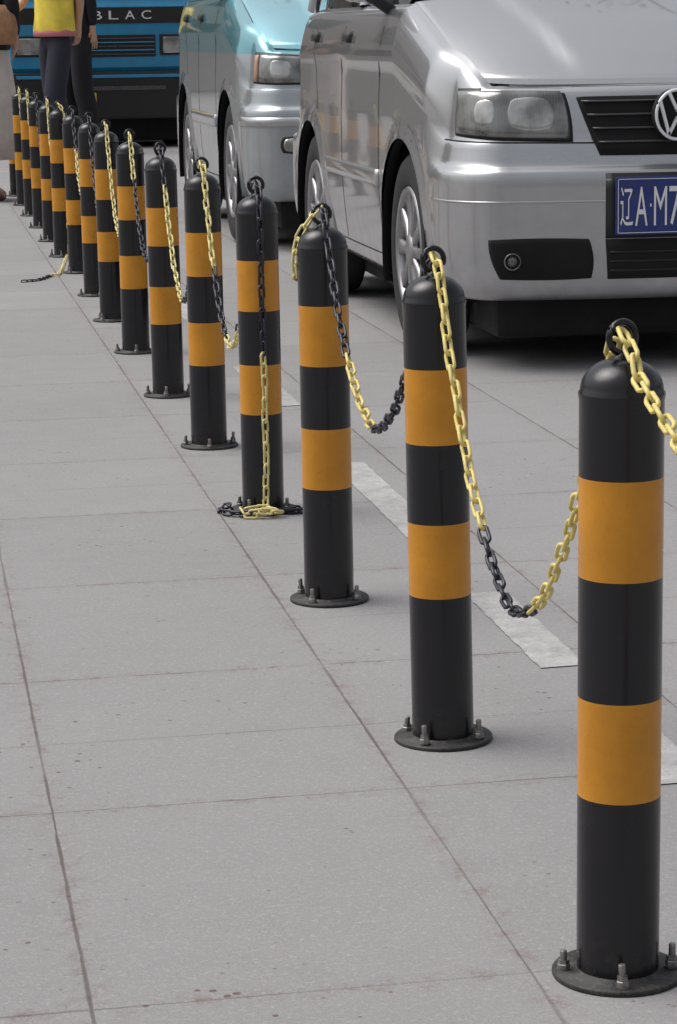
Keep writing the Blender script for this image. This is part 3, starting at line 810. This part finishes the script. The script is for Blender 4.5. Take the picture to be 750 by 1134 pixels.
def person(loc,yaw,label,hands,step=.10,top=mShirtY,legs=mNavy,skirt=None,sc=(1.1,1.1,1.2),hair='long',sleeve=.5,trim=None,wide=1.0,bangle=None):
    e=root('person',loc,label,"person"); e.rotation_euler=(0,0,yaw); e.scale=sc
    n={};E=[]
    n['pelvis']=((0,0,.95),.105); n['waist']=((0,0,1.10),.090); n['chest']=((0,0,1.28),.105); n['neckb']=((0,.0,1.43),.055); n['neck']=((0,-.005,1.50),.045); n['head']=((0,-.015,1.60),.085); n['crown']=((0,0,1.67),.075)
    n['nose']=((0,-.105,1.585),.014)
    E+= [('pelvis','waist'),('waist','chest'),('chest','neckb'),('neckb','neck'),('neck','head'),('head','crown'),('head','nose')]
    for sx,nm in ((-1,'l'),(1,'r')):
        st=step*sx
        n['hip'+nm]=((sx*.080,-st*.1,.88),.078); n['knee'+nm]=((sx*.085,-st*.6-.03,.49),.055); n['calf'+nm]=((sx*.085,-st*.8+.01,.33),.05); n['ank'+nm]=((sx*.085,-st,.08),.034); n['toe'+nm]=((sx*.095,-st-.13,.03),.028)
        E+= [('pelvis','hip'+nm),('hip'+nm,'knee'+nm),('knee'+nm,'calf'+nm),('calf'+nm,'ank'+nm),('ank'+nm,'toe'+nm)]
        el,ha=hands[0 if sx<0 else 1]
        n['sh'+nm]=((sx*.165,0,1.40),.05); el=Vector(el); ha=Vector(ha)
        n['el'+nm]=(tuple(el),.038); n['wr'+nm]=(tuple(ha),.025)
        dd=(ha-el).normalized(); lat=dd.cross(Vector((1,0,0))).normalized()
        pm=ha+dd*.06; n['pm'+nm]=(tuple(pm),(.034,.018))
        E+= [('neckb','sh'+nm),('sh'+nm,'el'+nm),('el'+nm,'wr'+nm),('wr'+nm,'pm'+nm)]
        for q in range(4):
            b_=pm+dd*.03+lat*(q-1.5)*.02; m_=b_+dd*(.035-.004*abs(q-1.4))+Vector((-sx*.006,0,0)); tt=m_+dd*.028+Vector((-sx*.016,0,0))
            n[f'f{q}a'+nm]=(tuple(b_),.009); n[f'f{q}b'+nm]=(tuple(m_),.008); n[f'f{q}c'+nm]=(tuple(tt),.007)
            E+= [('pm'+nm,f'f{q}a'+nm),(f'f{q}a'+nm,f'f{q}b'+nm),(f'f{q}b'+nm,f'f{q}c'+nm)]
        b_=ha+dd*.03+lat*.035; tt=b_+dd*.035+lat*.015
        n['ta'+nm]=(tuple(b_),.010); n['tb'+nm]=(tuple(tt),.008); E+= [('wr'+nm,'ta'+nm),('ta'+nm,'tb'+nm)]
        if bangle and sx<0:
            s_=dd.cross(Vector((0,0,1))).normalized(); u_=s_.cross(dd); cc=ha-dd*.015
            v,f=tube([cc+s_*.034*math.cos(a*math.pi/10)+u_*.034*math.sin(a*math.pi/10) for a in range(20)],.006,6,True); mobj('bracelet',v,f,bangle,e)
    skin('body',n,E,mSkin,e)
    garment('shirt',[(.160*wide,.93),(.165*wide,.95),(.156*wide,1.05),(.155*wide,1.15),(.168*wide,1.28),(.170,1.36),(.14,1.43),(.075,1.465),(.055,1.47)],top,e)
    if trim: garment('shirt_hem',[(.158*wide,.905),(.168*wide,.91),(.170*wide,.935),(.160*wide,.95)],trim,e)
    for nm,sx in (('l',-1),('r',1)):
        a=Vector(n['sh'+nm][0]); b=Vector(n['el'+nm][0]); wv_=Vector(n['wr'+nm][0])
        s={'a':(tuple(a+Vector((-sx*.03,0,.0))),.066),'b':(tuple(a.lerp(b,.5)),.056)}; SE=[('a','b')]
        if sleeve>.6: s['c']=(tuple(b),.052); s['d']=(tuple(b.lerp(wv_,.9)),.042); SE+= [('b','c'),('c','d')]
        skin('sleeve',s,SE,top,e,2)
    if skirt:
        pr=[(.125,1.03),(.15,.92),(.17,.78),(.19,.6),(.215,.42),(.235,.26),(.225,.262),(.19,.5),(.13,.9)]
        v,f=lathe(pr,48)
        v=[(x*(1+.06*math.sin(math.atan2(y,x)*9)*(1.05-z)),y*(1+.06*math.sin(math.atan2(y,x)*9)*(1.05-z)),z) for x,y,z in v]
        mobj('skirt',v,f,skirt,e)
    else:
        q={'w':((0,0,1.03),.112),'p':((0,0,.93),.118)}; QE=[('w','p')]
        for nm in 'lr':
            q['h'+nm]=(n['hip'+nm][0],.104);q['k'+nm]=(n['knee'+nm][0],.092);q['c'+nm]=(n['calf'+nm][0],.092);a=Vector(n['ank'+nm][0]);q['a'+nm]=((a.x,a.y,.09),.096)
            QE+= [('p','h'+nm),('h'+nm,'k'+nm),('k'+nm,'c'+nm),('c'+nm,'a'+nm)]
        skin('trousers',q,QE,legs,e)
    for nm in 'lr':
        a=Vector(n['ank'+nm][0]); skin('shoe',{'a':((a.x,a.y+.03,.035),.036),'b':((a.x,a.y-.06,.032),.036),'c':((a.x+.005,a.y-.15,.026),.028)},[('a','b'),('b','c')],mShoe if skirt else mBlkC,e,2)
    hn={'a':((0,.03,1.66),.09),'b':((0,.045,1.58),.085)}; HE=[('a','b')]
    if hair=='long': hn['c']=((0,.06,1.46),.06); HE.append(('b','c'))
    skin('hair',hn,HE,mHair,e)
    for sx in (-1,1):
        v,f=lathe([(.001,-.008),(.008,-.005),(.011,0),(.008,.005),(.001,.008)],12,axis='Y'); mobj('eye',[(a+sx*.03,b-.092,c+1.615) for a,b,c in v],f,mHair,e)
        v,f=lathe([(.001,-.02),(.014,-.014),(.018,0),(.012,.012),(.001,.016)],12,axis='Z'); mobj('ear',[(a*.5+sx*.085,b,c*1.2+1.60) for a,b,c in v],f,mSkin,e)
    v,f=lathe([(.001,-.02),(.006,-.01),(.007,0),(.006,.01),(.001,.02)],10,axis='X'); mobj('mouth',[(a,b-.088,c+1.545) for a,b,c in v],f,mPink,e)
    return e
pp=G(66,182)
person(pp,R(-50),"person in loose yellow top and dark trousers striding, forearm raised",[((-.24,-.10,1.15),(-.21,-.33,1.02)),((.17,.12,1.16),(.10,.16,.98))],step=.13,trim=mPink,wide=1.08,bangle=mWhite)
pb=G(88,170)
person(pb,R(-70),"person in black top and black trousers walking",[((-.17,.06,1.15),(-.15,.05,.95)),((.17,.08,1.15),(.14,.10,.95))],step=-.07,top=mBlkC,legs=mBlkC,hair='short',sleeve=1)
ps=G(-10,222)
person(ps,R(150),"person in pale long skirt carrying a tan bag",[((-.22,.03,1.17),(-.16,-.10,1.0)),((.22,.02,1.16),(.20,-.04,.95))],step=.12,top=mBlkC,skirt=mSkirt,sleeve=1,sc=(1.06,1.06,1.08))
bl=G(6,222)+Vector((.03,-.1,0))
be=root('shoulder_bag',bl+Vector((0,0,1.04)),"tan leather shoulder bag carried by a person in a skirt","bag")
vs=[];fs=[];m=20
for zz,wx,wy in ((0,.055,.035),(.01,.08,.05),(.10,.095,.055),(.2,.08,.045),(.26,.06,.03),(.262,.04,.015)):
    for k_ in range(m):
        a=2*math.pi*k_/m; vs.append((wx*math.copysign(abs(math.cos(a))**.6,math.cos(a)),wy*math.copysign(abs(math.sin(a))**.6,math.sin(a)),zz))
for a in range(5):
    for k_ in range(m): fs.append((a*m+k_,a*m+(k_+1)%m,(a+1)*m+(k_+1)%m,(a+1)*m+k_))
fs.append(tuple(range(m)))
mobj('bag_body',vs,fs,mBag,be)
v,f=tube([(-.06,0,.24),(-.085,0,.38),(-.12,0,.50),(-.10,0.02,.50),(.02,.02,.38),(.06,0,.24)],.008,6); mobj('strap',v,f,mBag,be)
# ---------------------------------------------------------------- background building and trees
mWall=simple('rendered_wall',(.33,.30,.27),.9,var=.12,scale=1)
bd=root('building',(0,48,0),"plain grey rendered building with rows of windows","building")
boxmesh('wall',-26,22,0,8,0,9.5,mWall,bd,.05)
boxmesh('roof',-26.3,22.3,-.3,8.3,9.5,9.9,mDark,bd,.03)
for r_ in range(3):
    for k_ in range(11):
        x=-24+k_*4.2; boxmesh('window',x,x+2.0,-.04,.02,1.2+r_*3,2.9+r_*3,mGlass,bd,.02)
mBark=simple('tree_bark',(.10,.08,.065),.9,var=.3,scale=8,bmp=.4)
mLeaf=simple('tree_leaves',(.055,.09,.03),.6,var=.5,scale=1.5)
def tree(loc,h,seed,label):
    rnd=random.Random(seed)
    e=root('tree',loc,label,"tree",group="street trees across the road")
    vs=[];fs=[];tips=[]
    def add(v,f):
        o=len(vs); vs.extend(v); fs.extend([tuple(i+o for i in q) for q in f])
    def branch(p,d_,l,r_,dep):
        pts=[p];q=p.copy();dd=d_.copy()
        for k_ in range(5):
            dd=(dd+Vector((rnd.uniform(-.18,.18),rnd.uniform(-.18,.18),rnd.uniform(-.05,.12)))).normalized(); q=q+dd*l/5; pts.append(q.copy())
        add(*tube(pts,[lerp(r_,r_*.55,k_/5) for k_ in range(6)],7))
        if dep==0: tips.extend(pts[2:]); return
        for k_ in range(4 if dep>1 else 3):
            a=rnd.uniform(0,6.28); b=pts[rnd.randint(3,5)]
            nd=(dd*.7+Vector((math.cos(a),math.sin(a),rnd.uniform(.0,.5)))*.75).normalized()
            branch(b,nd,l*.62,r_*.5,dep-1)
    branch(Vector((0,0,0)),Vector((0,0,1)),h*.42,.16,3)
    mobj('trunk',vs,fs,mBark,e)
    lv=[];lf=[]
    for tpt in tips:
        for k_ in range(5):
            c=tpt+Vector((rnd.gauss(0,.28),rnd.gauss(0,.28),rnd.gauss(0,.22))); s=rnd.uniform(.04,.08)
            a=Vector((rnd.uniform(-1,1),rnd.uniform(-1,1),rnd.uniform(-1,1))).normalized(); b=a.orthogonal().normalized()
            o=len(lv); lv+= [c-a*s,c+b*s*.6,c+a*s,c-b*s*.6]; lf.append((o,o+1,o+2,o+3))
    mobj('crown',lv,lf,mLeaf,e,False)
tree(Vector((4.6,15.8,0)),7.5,3,"leafy street tree standing behind the parked cars")
tree(Vector((6.2,20,0)),8.5,5,"leafy street tree standing beside the road")
tree(Vector((3.6,33,0)),8,8,"leafy street tree near the truck")
# ---------------------------------------------------------------- light
el=R(60); rot=R(-68)
wd=bpy.data.worlds.new("World"); scene.world=wd; wd.use_nodes=True
nt=wd.node_tree; bg=nt.nodes['Background']; sky=nt.nodes.new('ShaderNodeTexSky'); sky.sky_type='NISHITA'; sky.sun_disc=False
sky.sun_elevation=el; sky.sun_rotation=rot; sky.air_density=1.0; sky.dust_density=6; sky.ozone_density=1
hs=nt.nodes.new('ShaderNodeHueSaturation'); hs.inputs['Saturation'].default_value=.28; hs.inputs['Value'].default_value=1.0
nt.links.new(sky.outputs[0],hs.inputs['Color']); nt.links.new(hs.outputs[0],bg.inputs[0]); bg.inputs[1].default_value=.15
sl=bpy.data.lights.new('sun','SUN'); sl.energy=1.25; sl.angle=R(50); sl.color=(1,.98,.96)
so=bpy.data.objects.new('sun',sl); COL.objects.link(so)
dirv=Vector((math.sin(rot)*math.cos(el),math.cos(rot)*math.cos(el),math.sin(el)))
so.rotation_euler=dirv.to_track_quat('Z','Y').to_euler(); so.location=(0,0,10)
scene.view_settings.view_transform='Standard'; scene.view_settings.look='None'; scene.view_settings.exposure=0
